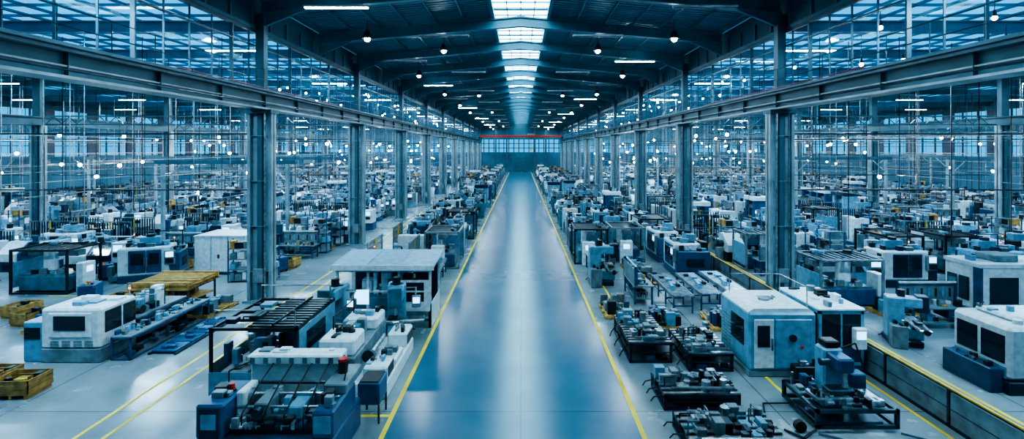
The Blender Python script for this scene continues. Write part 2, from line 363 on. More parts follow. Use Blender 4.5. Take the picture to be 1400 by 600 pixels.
b.box(8,8.1,14.5,17,0,.008,YL); b.box(-24,-18,26.0,26.1,0,.008,YL)
b.obj('floor_marking_lines')
# columns
def hcol(b,x,y,w,d,h,mat,t=.07):
    b.box(x-w/2,x-w/2+t*2,y-d/2,y+d/2,0,h,mat); b.box(x+w/2-t*2,x+w/2,y-d/2,y+d/2,0,h,mat)
    b.box(x-w/2,x+w/2,y-t/2,y+t/2,0,h,mat)
    b.box(x-w*.1,x+w*.1,y-d*.42,y+d*.42,0,h,STRUC)
    b.box(x-w*.65,x+w*.65,y-d*.75,y+d*.75,0,.12,mat)
    z=1.5
    while z<h-.3: b.box(x-w/2,x+w/2,y-d*.45,y+d*.45,z,z+.03,mat); z+=2.2
for sx in(-1,1):
    for y in YC:
        b=MB(); hcol(b,0,0,1.18,.5,9.2,STRL)
        b.box(-.65,.65,-.4,.4,9.2,9.39,STRUC); b.box(-.2,.2,-.2,.2,10.25,14.05,STRUC)
        b.cyl((-sx*.32,-.33,.0),(-sx*.32,-.33,9.2),.05,ST,8); b.cyl((.3,-.3,1.2),(.3,-.3,9.2),.03,ST,6)
        b.cbox(-.25,.25,-.4,-.26,1.0,1.7,GR)
        b.obj('steel_column',(sx*XC,y,0))
        b=MB(); hcol(b,0,0,.9,.5,9.28,STRL); b.box(-.3,.3,-.2,.2,10.0,13.09,STRUC); b.cbox(-.25,.25,-.4,-.26,1.2,1.9,GR); b.obj('steel_column',(sx*XS,y,0))
# longitudinal runway girders
for sx in(-1,1):
    b=MB(); x=sx*XC
    b.box(x-.4,x+.4,Y0+.05,Y1-.3,9.4,9.48,STRL); b.box(x-.35,x+.35,Y0+.05,Y1-.3,10.15,10.24,STRL); b.box(x-.06,x+.06,Y0+.05,Y1-.3,9.48,10.15,STRUC)
    y=Y0+.6
    while y<Y1-.5: b.box(x-.2,x+.2,y,y+.03,9.48,10.15,STRUC); y+=3.65
    b.box(x-sx*.3-.25,x-sx*.3+.25,Y0+.05,Y1-.3,10.24,10.34,STRUC); b.box(x-sx*.15-.02,x-sx*.15+.02,Y0+.05,Y1-.3,9.75,9.8,STRL)
    b.cyl((x-sx*.45,Y0+.05,9.62),(x-sx*.45,Y1-.3,9.62),.03,DS,6); b.cyl((x-sx*.57,18,10.38),(x-sx*.57,34,10.38),.018,RD,5)
    b.obj('crane_runway_girder')
    b=MB(); x=sx*XS
    b.box(x-.3,x+.3,Y0+.05,Y1-.3,9.3,9.38,STRUC); b.box(x-.3,x+.3,Y0+.05,Y1-.3,9.9,9.98,STRUC); b.box(x-.05,x+.05,Y0+.05,Y1-.3,9.38,9.9,STRUC)
    b.obj('crane_runway_girder')
    # walkway railing
    b=MB(); x=sx*(XC-.42)
    for z in(10.8,11.3): b.cyl((x,Y0,z),(x,Y1,z),.018,DS,6)
    y=Y0
    while y<Y1: b.cyl((x,y,10.34),(x,y,11.3),.018,DS,5); y+=1.825
    b.obj('walkway_railing')
    # clerestory glazing
    b=MB(); x=sx*(XC+.32)
    for z,h in((10.34,.1),(12.5,.06),(13.15,.14)): b.box(x-.07,x+.07,Y0,Y1,z,z+h,STRUC)
    y=Y0;i=0
    while y<Y1:
        w=.035 if i%4 else .08
        b.box(x-w,x+w,y-w/2,y+w/2,10.34,13.25,STRUC); y+=1.46; i+=1
    b.add([(x,Y0,10.4),(x,Y1,10.4),(x,Y1,13.2),(x,Y0,13.2)],[(0,1,2,3)],GL)
    b.obj('clerestory_window')
    # eave girder
    b=MB(); x=sx*(XC+.34)
    b.box(x-.14,x+.14,Y0,Y1,13.29,13.45,RAFM); b.box(x-.08,x+.08,Y0,Y1,13.45,14.85,WALLM)
    y=Y0
    while y<Y1: b.box(x-sx*.13-.05,x-sx*.13+.05,y,y+.1,13.45,14.3,RAFM); y+=1.825
    b.obj('eave_girder')
# nave roof
def rz(x,base): return base+(12.7-abs(x))*1.1/12.7
b=MB()
for sx in(-1,1):
    for y in YC+[q+7.3 for q in YC]:
        if y>Y1-1: continue
        def seg(z0,z1,w):
            pr=[(sx*12.7,14.1+z0),(0,15.2+z0),(0,15.2+z1),(sx*12.7,14.1+z1)]
            b.prism(pr,'y',y-w,y+w,RAFM)
        seg(0,.09,.2); seg(.09,.55,.05); seg(.55,.64,.2)
        b.prism([(sx*12.7,13.4),(sx*12.7,14.1),(sx*10.6,14.28)],'y',y-.08,y+.08,RAFM)
b.obj('roof_rafter_frames')
b=MB()
for sx in(-1,1):
    x=1.8
    while x<12.6:
        z=rz(x,14.74); b.box(sx*x-.06,sx*x+.06,Y0,Y1,z,z+.17,RAFM); x+=1.75
    y=Y0
    while y<Y1:
        b.prism([(sx*12.7,14.86),(sx*1.8,14.86+1.1*10.9/12.7),(sx*1.8,14.94+1.1*10.9/12.7),(sx*12.7,14.94)],'y',y,y+.2,ROOFM); y+=.42
    b.prism([(sx*12.95,14.92),(sx*1.75,14.94+1.1*10.9/12.7),(sx*1.75,15.1+1.1*10.9/12.7),(sx*12.95,15.08)],'y',Y0,Y1,ROOFM)
b.obj('ceiling')
# ridge skylight
b=MB()
zt=16.25
for sx in(-1,1):
    b.box(sx*1.75-.1,sx*1.75+.1,Y0,Y1,15.75,zt,RAFM)
for x in(-.85,0,.85): b.box(x-.03,x+.03,Y0,Y1,zt-.12,zt-.03,RAFM)
y=Y0;i=0
while y<Y1:
    w=.05 if i%5 else .18
    b.box(-1.7,1.7,y-w,y+w,zt-.14,zt-.03,RAFM); y+=1.46; i+=1
b.box(-1.7,1.7,Y0,Y1,zt,zt+.04,SKY)
b.obj('skylight_window')
# side bay roofs: corrugated deck, glowing panels added to brighten clerestory and bays
for sx in(-1,1):
    b=MB(); xa,xb=sorted((sx*13.15,sx*XW))
    b.box(xa,xb,Y0,Y1,13.95,14.1,ROOFM)
    for k in range(1,33):
        x=sx*(13.0+k*1.5); b.box(x-.05,x+.05,Y0,Y1,13.8,13.95,RAFM)
    for q0,q1 in((14.5,30),(48.5,51.5)):
        a0,a1=sorted((sx*q0,sx*q1)); b.box(a0,a1,Y0,Y1,13.92,13.945,SIDEGLOW)
    y=Y0
    while y<Y1:
        a0,a1=sorted((sx*14.4,sx*30)); b.box(a0,a1,y-.04,y+.04,13.8,13.92,RAFM); y+=1.825
    b.obj('ceiling_side_bay')
    b=MB()
    for y in YC+[q+7.3 for q in YC]:
        if y>Y1-1: continue
        b.box(xa,xb,y-.12,y+.12,13.68,13.75,RAFM); b.box(xa,xb,y-.12,y+.12,13.2,13.27,RAFM); b.box(xa,xb,y-.03,y+.03,13.27,13.68,RAFM)
    b.obj('side_bay_roof_beams')
    b=MB()
    for y in YC[3:]:
        for u0,u1 in((13.4,36.8),(38,62.9)):
            xa2,xb2=sorted((sx*u0,sx*u1))
            b.box(xa2,xb2,y-.1,y+.1,9.95,10.05,STRUC); b.box(xa2,xb2,y-.1,y+.1,9.3,9.4,STRUC)
            x=xa2
            while x<xb2-1.2:
                b.path([(x,y,9.4),(x+.6,y,9.95),(x+1.2,y,9.4)],.035,STRUC,4); x+=1.2
    b.obj('side_bay_lattice_girders')
# walls
for sx,nm in((-1,'left'),(1,'right')):
    b=MB(); xa,xb=sorted((sx*XW,sx*(XW+.3)))
    b.box(xa,xb,Y0,Y1,0,6.4,WALLM); b.box(xa,xb,Y0,Y1,9.3,11.0,WALLM); b.box(xa,xb,Y0,Y1,12.6,14.1,WALLM)
    b.box(xa,xb,Y0,Y1,6.2,6.4,GR)
    b.obj('wall_'+nm)
    b=MB()
    b.box(sx*(XW+.15)-.02,sx*(XW+.15)+.02,Y0,Y1,6.4,9.3,WIN); b.box(sx*(XW+.15)-.02,sx*(XW+.15)+.02,Y0,Y1,11,12.6,WIN)
    y=Y0; i=0
    while y<Y1:
        w=1.0 if i%3==0 else .08
        b.box(sx*(XW+.05)-.08,sx*(XW+.05)+.08,y-w,y+w,6.4,9.3,DB); b.box(sx*(XW+.05)-.08,sx*(XW+.05)+.08,y-w,y+w,11,12.6,DB); y+=2.43; i+=1
    b.box(sx*(XW+.05)-.06,sx*(XW+.05)+.06,Y0,Y1,7.8,7.9,DB)
    b.obj('window_'+nm)
# back wall
b=MB()
b.box(-XW,-2.6,Y1,Y1+.3,0,6.3,WALLM); b.box(2.6,XW,Y1,Y1+.3,0,6.3,WALLM); b.box(-2.6,2.6,Y1,Y1+.3,4.6,6.3,WALLM)
b.box(-XW,XW,Y1,Y1+.3,10.4,16.4,WALLM)
for x in(-50,-37.4,-25,-12.9,12.9,25,37.4,50): b.box(x-.4,x+.4,Y1-.2,Y1,0,14,STRUC)
for x in(-8,-4.5,4.5,8): b.box(x-.25,x+.25,Y1-.15,Y1,0,15,STRUC)
b.obj('wall_back')
b=MB(); b.box(-XW,XW,Y1+.1,Y1+.15,6.3,10.4,WIN)
x=-XW
while x<XW: b.box(x-.12,x+.12,Y1-.02,Y1+.1,6.3,10.4,DB); x+=1.6
for z in(7.6,9.0): b.box(-XW,XW,Y1-.02,Y1+.1,z,z+.2,DB)
b.obj('window_back')
b=MB(); b.box(-2.55,2.55,Y1+.05,Y1+.15,0,4.55,TE)
for i in range(12): b.box(-2.55,2.55,Y1,Y1+.05,.1+i*.36,.16+i*.36,GR)
b.obj('door_1')
b=MB(); b.box(-XW,XW,Y0-.3,Y0,0,16.4,WALLM); b.obj('wall_front')
# red overhead crane at far end
b=MB()
b.cbox(-12.0,12.0,149.5,150.1,10.85,11.35,RD); b.cbox(-12.0,12.0,152.0,152.6,10.85,11.35,RD)
for x in(-12.25,11.85): b.cbox(x,x+.4,148.8,153.3,10.36,10.9,DK)
b.cbox(2,4,149.6,152.4,11.35,11.9,GR); b.cyl((3,151,7.5),(3,151,11.4),.04,DK,6); b.cbox(2.7,3.3,150.8,151.2,7.0,7.5,YE)
b.obj('overhead_crane')

# ------------------------------------------------------------------ lamps
b=MB(); b.cyl((0,0,-.1),(0,0,.35),.3,DS,14,.12); b.cyl((0,0,.35),(0,0,.95),.02,DK,5)
b.ball((0,0,-.1),.17,BULB)
HB=b.mesh('high_bay_lamp')
b=MB(); b.cbox(-1.5,1.5,-.12,.12,0,.1,WH,.02); b.box(-1.45,1.45,-.08,.08,-.04,0,TUBE)
for x in(-1.2,1.2): b.cyl((x,0,.1),(x,0,.75),.012,DK,4)
FT=b.mesh('fluorescent_fixture')
b=MB(); b.cbox(-1.5,1.5,-.12,.12,0,.1,WH,.02); b.box(-1.45,1.45,-.08,.08,-.04,0,GR)
for x in(-1.2,1.2): b.cyl((x,0,.1),(x,0,.75),.012,DK,4)
FTU=b.mesh('fluorescent_fixture')
def arealight(name,x,y,z,sx,sy,e,col):
    l=bpy.data.lights.new(name,'AREA'); l.shape='RECTANGLE'; l.size=sx; l.size_y=sy; l.energy=e; l.color=col
    o=bpy.data.objects.new(name,l); COL.objects.link(o); o.location=(x,y,z); return o
CL=(.48,.81,1.0)
for i,y in enumerate(YC):
    if y<0: continue
    for sx in(-1,1):
        o=inst('high_bay_lamp',HB,sx*8.6,y+3.6,0,13.75)
        arealight('high_bay_lamp_light',sx*8.6,y+3.6,13.55,.5,.5,260,(.6,.86,1.0))
        if i%2==0: inst('high_bay_lamp',HB,sx*5.2,y+9.5,0,14.2)
        lit=(i+(sx>0))%2==0
        inst('fluorescent_fixture',FT if lit else FTU,sx*8.5,y-1.5,0,14.0)
        inst('fluorescent_fixture',FTU,sx*4.6,y+5.5,0,14.2)
        for x,e in((16.2,800),(31,850),(44,900),(56,900)):
            inst('fluorescent_fixture',FT,sx*x,y+3.65,0,13.0)
            arealight('fluorescent_fixture_light',sx*x,y+3.65,12.93,2.9,.2,e,CL)
# hanging work lamps
def blmesh(m,L,r):
    b=MB(); b.ball((0,0,0),r,m); b.cyl((0,0,r*.7),(0,0,.3),.08,DK,8,.04)
    b.cyl((0,0,.3),(0,0,L),.012,DK,4); return b.mesh('pendant_work_lamp')
BLM={(w,z):blmesh(m,13.1-z,.15 if z<10 else .09) for w,m in((0,BULB),(1,BULBW)) for z in(5.0,6.0,7.0,8.0,8.8,11.6,12.4)}
for i in range(220):
    sx=R.choice((-1,1)); x=sx*R.uniform(14.5,60); y=R.uniform(44,150); z=R.choice((5.0,6.0,7.0,8.0,8.8))
    inst('pendant_work_lamp',BLM[(int(R.random()<.45),z)],x,y,0,z)
for i in range(90):
    sx=R.choice((-1,1)); x=sx*R.uniform(14.0,24); y=R.uniform(14,120); z=R.choice((11.6,12.4))
    inst('pendant_work_lamp',BLM[(0,z)],x,y,0,z,1)
# drop conduits + horizontal pipes
for sx in(-1,1):
    b=MB()
    for i in range(190):
        x=sx*R.uniform(13.9,61); y=R.uniform(24,120); b.cyl((x,y,R.uniform(2.2,4)),(x,y,13.1),.022,ST if i%3 else DK,4)
    for i in range(46):
        x=sx*(13.9+i*1.04); z=R.choice((5.2,6.2,6.9,8.3)); b.cyl((x,24,z),(x,158,z),.03,ST,4) if i%3==0 else None
    b.obj('drop_conduits')
    b=MB()
    for y in YC[2:]:
        for z in(5.4,8.2):
            for u0,u1 in((13.4,36.8),(38,61)):
                xa,xb=sorted((sx*u0,sx*u1)); b.box(xa,xb,y+.5,y+.7,z,z+.06,DS)
            for k in range(12): b.cyl((sx*(15+k*4),y+.6,z),(sx*(15+k*4),y+.6,13.1),.015,DK,4)
    b.obj('cable_tray')

# ------------------------------------------------------------------ hero objects
occ=[]
def claim(x0,x1,y0,y1): occ.append((x0,x1,y0,y1))
def free(x0,x1,y0,y1):
    return not any(x0<c[1] and x1>c[0] and y0<c[3] and y1>c[2] for c in occ)

# foreground machine, left
b=MB()
b.cbox(-1.6,1.6,-1.05,1.05,0,.75,BL,.04)
b.cbox(-1.6,-.95,-1.05,.3,.75,1.55,BL,.05); b.box(-1.5,-1.05,-1.07,-1.05,.2,1.45,DB); b.box(-1.45,-1.1,-1.085,-1.07,1.0,1.35,LB)
b.cbox(1.1,1.6,-1.05,.6,.75,1.4,BL,.05); b.cbox(1.05,1.62,-.2,1.05,1.4,1.65,GR); b.box(1.15,1.55,-1.07,-1.05,.9,1.3,LB)
b.cbox(-1.2,1.25,.65,1.0,.75,2.1,WH,.04); b.cbox(-1.2,1.25,.45,.7,1.85,2.1,WH,.04)
for i in range(7): b.box(-1.1+i*.34,-.98+i*.34,.43,.46,1.9,2.05,GR)
b.cbox(-.9,1.05,-.8,.4,.75,.95,DS)
for y in(-.6,-.2): b.cbox(-.9,1.05,y,y+.1,.95,1.08,ST,.01)
b.cyl((-.9,-.05,1.35),(1.05,-.05,1.35),.05,ST,12); b.cyl((-.9,-.5,1.25),(1.05,-.5,1.25),.035,ST,12); b.cyl((-.9,.25,1.5),(1.05,.25,1.5),.04,DS,12)
b.cbox(-.45,-.1,-.65,.2,1.05,1.4,GR); b.cbox(.35,.7,-.65,.2,1.05,1.32,LB); b.cyl((-.3,-.7,1.25),(-.3,-.85,1.25),.11,DS,14)
b.cbox(-.95,-.75,-.5,.2,1.0,1.6,WH); b.cyl((-.75,-.15,1.35),(-.6,-.15,1.35),.2,ST,16)
b.stuff(-.85,1.0,-1.0,-.7,.95,18,21,[DK,ST,GR,BL,WH],.3,.22); b.stuff(-.6,1.0,-.5,.4,1.0,34,25,[GR,ST,GR,DK,LB,WH],.45,.22)
b.stuff(-1.1,1.1,.65,.98,2.1,5,22,[WH,GR],.06,.4)
b.cyl((-1.15,-.3,1.55),(-1.15,-.3,1.73),.07,RD,12); b.cyl((-1.15,-.3,1.55),(-1.15,-.3,1.58),.1,DK,12)
b.cyl((1.3,.5,1.65),(1.3,.5,1.95),.12,DK,12); b.cyl((1.3,.5,1.95),(1.3,.5,2.02),.13,RD,12)
b.path([(-1.4,0,1.55),(-1.4,0,1.9),(-.9,.7,2.0)],.02,RU); b.path([(1.5,0,1.65),(1.5,.3,2.0),(1.2,.8,2.0)],.02,RU)
for k in range(5): b.path([(-.9+k*.35,-1.06,.15),(-.9+k*.35,-1.1,.4),(-.7+k*.35,-1.06,.65)],.02,DS)
b.slats(-.9,1.0,-1.07,-1.05,.2,.6,6,DB)
for x in(-.6,-.1,.4,.85): b.path([(x,-.9,.95),(x,-.9,1.25),(x+.1,-.3,1.7),(x+.1,.45,1.9)],.018,RU,5)
b.stuff(-1.55,-1.0,-.9,.2,1.55,8,23,[BL,GR,ST,DK],.15,.3); b.stuff(1.12,1.6,-1.0,-.25,1.4,7,24,[DK,ST,GR],.25,.25)
b.obj('grinding_machine',(-5.95,12.9,0)); claim(-7.6,-4.3,11.7,14.1)
b=MB(); b.cbox(-.3,.3,-.4,.4,.5,1.1,BL); b.box(-.25,.25,-.35,.35,1.1,1.13,DK)
for x in(-.3,.25):
    for y in(-.4,.35): b.box(x,x+.05,y,y+.05,0,.5,DS)
b.obj('parts_bin',(-4.15,14.35,0)) 

# dark frame machine, left
b=MB()
b.frame(-1.3,1.3,-1.5,1.6,0,2.2,.08,DK); b.box(-.2,1.22,-1.4,1.5,2.05,2.1,DS)
b.box(-1.3,-1.27,-1.4,1.5,.2,1.1,GR); b.cbox(-.1,1.15,-1.2,1.3,.05,1.0,TE); b.cbox(-1.15,-.3,-1.2,1.2,.05,.8,GR)
b.box(1.3,1.33,-1.4,1.5,1.1,2.1,LB); b.box(1.335,1.345,-.9,.6,1.3,1.9,DG)
b.slats(-.2,1.3,-1.4,1.5,2.2,2.24,12,DS,'y'); b.box(.5,.56,-1.4,1.5,2.24,2.3,DK); b.box(-.24,-.16,-1.5,1.6,2.12,2.2,DK)
for y in(-.7,.1,.9): b.box(-1.3,1.3,y,y+.07,2.12,2.2,DK)
b.stuff(-1.2,1.1,-1.2,1.3,2.2,9,31,[DK,GR,LB,DS],.15,.5); b.stuff(-1.1,1.1,-1.3,1.1,1.0,30,32,[DK,ST,BL,GR,LB],.7,.45); b.stuff(-1.15,-.3,-1.1,1.1,.8,18,33,[DK,ST,GR,WH],.5,.3)
b.box(-1.3,1.3,-1.52,-1.5,.2,.9,LB); b.path([(-1.2,-1.4,2.2),(-1.2,-1.4,2.7),(1.2,-1.4,2.7),(1.2,-1.4,2.2)],.02,ST)
b.path([(-1.2,1.4,2.2),(-1.2,1.4,2.7),(1.2,1.4,2.7),(1.2,1.4,2.2)],.02,ST)
b.obj('enclosed_gantry_machine',(-7.9,16.6,0)); claim(-9.3,-6.5,15,18.3)
# white lathe alongside aisle
b=MB()
b.cbox(-1.1,1.1,-1.9,1.9,0,.5,WH,.05); b.cbox(-1.1,.1,-1.8,1.8,.5,1.2,GR); b.cbox(-1.05,.05,-1.7,-.6,1.2,1.7,WH,.06)
b.cbox(-1.05,.1,.6,1.7,1.2,1.6,WH,.06); b.cbox(.35,1.08,-1.85,-1.1,.5,.95,WH,.06); b.cbox(.5,1.08,-.8,.3,.5,.75,WH,.05); b.cbox(.4,1.08,.8,1.85,.5,1.0,WH,.06)
b.cyl((.3,-1.0,.95),(.3,.8,.95),.07,ST,12); b.cyl((.3,-1.1,.95),(.3,-.95,.95),.2,DS,14); b.box(1.09,1.11,-1.7,-1.1,.6,.9,DK); b.box(1.09,1.11,.9,1.7,.6,.9,DK)
b.stuff(-1.0,.05,-.5,.5,1.2,16,43,[DK,GR,LB,ST,TE],.5,.32); b.stuff(-1.0,0,-1.6,-.7,1.7,7,45,[DK,GR],.2,.3); b.stuff(-1.0,.0,.7,1.6,1.6,8,46,[DK,GR,LB],.25,.32)
b.stuff(.35,1.0,-1.8,-1.1,.95,6,42,[DK,ST,LB],.22,.25); b.stuff(.5,1.0,-.8,.3,.75,8,44,[DK,ST,GR],.22,.25); b.stuff(.4,1.0,.8,1.8,1.0,7,47,[DK,ST,GR],.22,.25)
b.slats(-1.0,.1,-1.83,-1.8,.6,1.1,6,DK); b.box(-.9,0,-1.92,-1.9,.1,.4,GR)
b.path([(-.9,1.2,1.6),(-.9,1.2,2.1),(-.9,-.8,2.1),(-.9,-.8,1.7)],.025,RU)
b.obj('cnc_lathe',(-5.1,17.2,0)); claim(-6.3,-3.9,15.1,19.2)
b=MB(); a_mill(b,LB,TE); TM=b.mesh('milling_machine')
inst('milling_machine',TM,-4.9,20.15,10); inst('milling_machine',TM,-7.3,19.9,-5); claim(-8.6,-3.7,19.2,21)
# machine cabin with light-blue roof
b=MB()
for x in(-2.0,-.7,.6,1.9):
    for y in(-1.2,1.1): b.box(x,x+.1,y,y+.1,0,2.6,WH)
b.prism([(-1.4,2.55),(1.4,2.7),(1.4,2.78),(-1.4,2.63)],'x',-2.15,2.15,LB)
for i in range(4): b.prism([(-1.4,2.63),(1.4,2.78),(1.4,2.8),(-1.4,2.65)],'x',-2.1+i*1.38,-2.05+i*1.38,LB)
b.box(-2.15,2.15,-1.42,-1.38,2.45,2.66,WH)
b.box(-2.0,2.0,-1.22,-1.2,2.35,2.55,WH); b.box(-2.0,2.0,-1.2,-1.16,.0,.7,GR); b.box(-2,-1.97,-1.2,1.2,0,1.0,WH); b.box(1.97,2.0,-1.2,1.2,0,1.0,WH)
b.box(-2,2,1.15,1.18,0,2.5,DB); b.box(-2,2,-1.22,-1.17,1.5,1.56,WH)
b.cbox(-1.6,1.5,-.6,.8,0,1.1,TE); b.stuff(-1.5,1.3,-.5,.7,1.1,28,51,[WH,LB,DK,ST,WH],1.0,.5); b.box(-1.2,-.6,-1.23,-1.2,1.0,1.6,SC)
b.box(.6,1.9,-1.2,-1.17,.7,2.0,WH); b.box(.8,1.7,-1.21,-1.2,1.1,1.9,DG)
b.obj('machine_cabin',(-5.75,22.6,0)); claim(-7.95,-3.55,21.1,24.1)
# long white machine left
b=MB()
b.cbox(-1.2,.9,-1.4,.3,0,.5,GR); b.cbox(-1.2,.9,-1.4,.3,.5,1.9,WH,.07); b.cbox(-.9,.6,-1.44,-1.38,.9,1.75,WH,.03); b.box(-.7,.4,-1.46,-1.44,1.15,1.65,DG)
b.box(.9,.93,-1.2,.2,1.0,1.75,DG); b.box(.93,.95,-.5,-.44,1.0,1.75,WH); b.cbox(-1.3,-1.18,-1.2,.3,.1,1.8,WH); b.cbox(-1.9,-1.2,-1.3,-.5,0,1.4,LB); b.box(-1.85,-1.3,-1.32,-1.3,.8,1.2,DK)
b.cbox(-.9,.8,.5,3.4,.0,.2,DS); b.frame(-.9,.8,.5,3.4,.0,.9,.08,BL); b.box(-.9,.8,.5,3.4,.9,.98,GR); b.stuff(-.85,.7,.6,3.2,.98,36,61,[DK,LB,ST,GR,WH],.7,.45)
b.frame(1.1,1.8,-1.2,3.4,0,.8,.06,BL); b.box(1.1,1.8,-1.2,3.4,.8,.85,GR); b.stuff(1.1,1.7,-1.1,3.3,.85,34,62,[DK,LB,ST,BL],.25,.25)
b.stuff(-1.1,.8,-1.2,.2,1.9,7,63,[WH,GR,LB],.15,.6); b.stuff(1.15,1.7,-1.1,3.3,.06,14,64,[DK,BL,GR],.5,.4)
b.stuff(-1.9,-1.25,-.4,.8,0,8,66,[LB,GR,WH,DK],.9,.4)
for k in range(4): b.slats(-.85+k*.4,-.55+k*.4,-1.41,-1.4,.55,.8,5,GR)
tower(b,.7,.2,1.9)
b.obj('transfer_machine',(-15.6,19.3,0)); claim(-17.6,-13.7,17.8,22.8)
# wood frame stack
b=MB(); b.frame(-1.3,1.3,-1.1,1.1,0,1.0,.07,DS)
rr=random.Random(5)
for k in range(3):
    z=1.0+k*.12
    for i in range(16):
        x=-1.35+i*.17; a=rr.uniform(-.12,.12)
        if k%2: b.prism([(x,-1.2),(x+.07,-1.2),(x+.07+a,1.2),(x+a,1.2)],'z',z,z+.05,WD)
        else:
            y=-1.2+i*.15; b.prism([(-1.35,y),(1.35,y+a),(1.35,y+a+.07),(-1.35,y+.07)],'z',z,z+.05,WD)
    b.box(-1.4,1.4,-1.2,-1.1,z,z+.11,WD); b.box(-1.4,1.4,1.1,1.2,z,z+.11,WD)
b.box(-1.25,1.25,-1.05,1.05,.4,.45,WD); b.stuff(-1.1,1.0,-1,.9,.45,14,65,[WD,GR,DK,WH],.5,.5); b.stuff(-1.1,1.0,-1,.9,0,10,67,[GR,DK,BL],.35,.5)
WR=b.mesh('wooden_crate_rack'); inst('wooden_crate_rack',WR,-16.6,24.6); claim(-18.1,-15.1,23.2,26)
inst('parts_pallet',A['parts_pallet'][1],-14.4,24.6-.9,85); claim(-15.0,-13.5,22.8,25.0)
# blue mats
b=MB()
for i in range(4):
    b.cbox(-.4+.02*i,.5,-1.9+i*.95,-1.05+i*.95,.04,.14,BL,.02)
    b.stuff(-.35,.4,-1.85+i*.95,-1.1+i*.95,.14,5,70+i,[BL,LB,BL],.12,.4)
b.box(-.45,-.38,-2,2,0,.08,DS); b.box(.5,.57,-2,2,0,.08,DS)
b.obj('blue_skid_pallet',(-13.1,20.6,0),0); claim(-13.7,-12.4,18.5,22.7)
# wooden crate
b=MB(); b.box(-.55,.55,-.45,.45,.12,.16,WD)
for z in(.16,.3,.44):
    for y in(-.45,.42): b.box(-.55,.55,y,y+.03,z,z+.12,WD)
    for x in(-.55,.52): b.box(x,x+.03,-.45,.45,z,z+.12,WD)
for x in(-.5,0,.42): b.box(x,x+.08,-.45,.45,0,.12,WD)
b.stuff(-.5,.5,-.4,.4,.16,12,80,[DK,ST,WD,YE],.4,.3)
CR=b.mesh('wooden_crate')
inst('wooden_crate',CR,-15.3,15.7,4); inst('wooden_crate',CR,-16.6,16.1,0); inst('wooden_crate',CR,-21,22,80); inst('wooden_crate',CR,-22.4,23,85); claim(-23.2,-20.2,21,24); claim(-17.3,-14.5,15,16.8)
inst('parts_pallet',A['parts_pallet'][0],-19.3,21.6,15); claim(-20.2,-18,20.5,23)
def hero(n,i,x,y,rot,w=1.9,d=1.9,sc=1): 
    inst(n,A[n][i],x,y,rot,sc=sc); claim(x-w,x+w,y-d,y+d)
hero('cnc_machining_center',0,-21.2,29.6,20,1.9,1.5)
b=MB(); b.cbox(-1.5,1.5,-1.2,1.2,0,.15,DK); b.cbox(-1.5,1.5,-1.2,1.2,.15,2.3,WH,.05); b.box(-1.51,-1.5,-.8,.8,.3,2.0,GR)
for x in(-.5,.5): b.box(x-.01,x+.01,-1.21,-1.2,.2,2.25,DK)
b.box(-.1,.0,-1.24,-1.2,1.0,1.2,DK); b.slats(.7,1.3,-1.215,-1.2,.4,.8,6,DK); b.box(-1.52,1.52,-1.22,1.22,2.25,2.32,WH)
WB=b.mesh('white_enclosure'); inst('white_enclosure',WB,-17.9,31.6); claim(-19.6,-16.3,30,33)
hero('storage_rack',0,-15.2,29.2,10,1.5,.8,.9)
hero('cnc_lathe',0,-30,31.6,0,2.1,1.0); hero('cnc_lathe',2,-25.5,31.2,8,2.1,1.0); hero('gantry_machine',0,-24.8,27.4,0,1.9,1.3)

# ---- right side
def bed(name,x,y,w,l,seed,h=.75,rot=0):
    b=MB(); b.frame(-w/2,w/2,-l/2,l/2,0,h,.08,DB); b.box(-w/2,w/2,-l/2,l/2,h*.5,h*.55,DS)
    b.slats(-w/2,w/2,-l/2,l/2,h,h+.05,int(l*4),ST,'y'); b.box(-w/2,w/2,-.2,.2,h-.1,h+.04,DK)
    b.stuff(-w/2,w/2-.1,-l/2,l/2-.1,h+.03,42,seed,[DK,GR,ST,LB,DS,GR],.35,.38); b.stuff(-w/2,w/2-.1,-l/2,l/2-.1,.0,16,seed+1,[DK,DS,BL],.3,.45)
    b.cyl((-w/2+.2,-l/2,h+.2),(w/2-.2,-l/2,h+.2),.04,ST,8)
    for k in range(3): b.path([(-w/2-.05,-l/2+l*k/3,h),(-w/2-.25,-l/2+l*k/3+.2,.3),(-w/2-.25,-l/2+l*k/3+.5,.04)],.02,RU)
    b.obj(name,(x,y,0),rot); claim(x-w/2-.3,x+w/2+.3,y-l/2-.3,y+l/2+.3)
bed('machine_bed',5.2,15.4,2.2,1.5,90,.45); bed('machine_bed',5.3,13.0,2.4,1.7,92,.4); bed('machine_bed',4.55,19.4,1.5,3.0,94,.7); bed('machine_bed',6.4,18.4,1.5,2.4,96,.6)
# light-blue cabin
b=MB()
b.cbox(-1.1,1.1,-1.2,1.2,0,.2,GR); b.cbox(-1.1,1.1,-1.2,1.2,.2,2.1,LB,.06); b.prism([(-1.1,2.1),(1.1,2.1),(.9,2.22),(-.9,2.22)],'y',-1.1,1.1,WH)
b.cbox(-.95,-.3,-1.24,-1.19,.3,1.9,WH,.03); b.cbox(-.25,.95,-1.24,-1.19,.3,1.9,LB,.03); b.box(-.85,-.45,-1.26,-1.24,1.0,1.7,DG)
b.cyl((.3,-1.24,1.3),(.3,-1.3,1.3),.12,DS,14); b.cyl((.6,-1.24,1.0),(.6,-1.28,1.0),.05,RD,10); b.box(-1.13,-1.1,-.8,.2,.9,1.75,DG)
b.cbox(.2,1.0,-1.6,-1.25,0,.5,DK); b.stuff(.2,1.0,-1.6,-1.3,.5,5,101,[DK,ST],.2,.25); b.box(-.4,-.36,-1.3,-1.24,.9,1.3,ST)
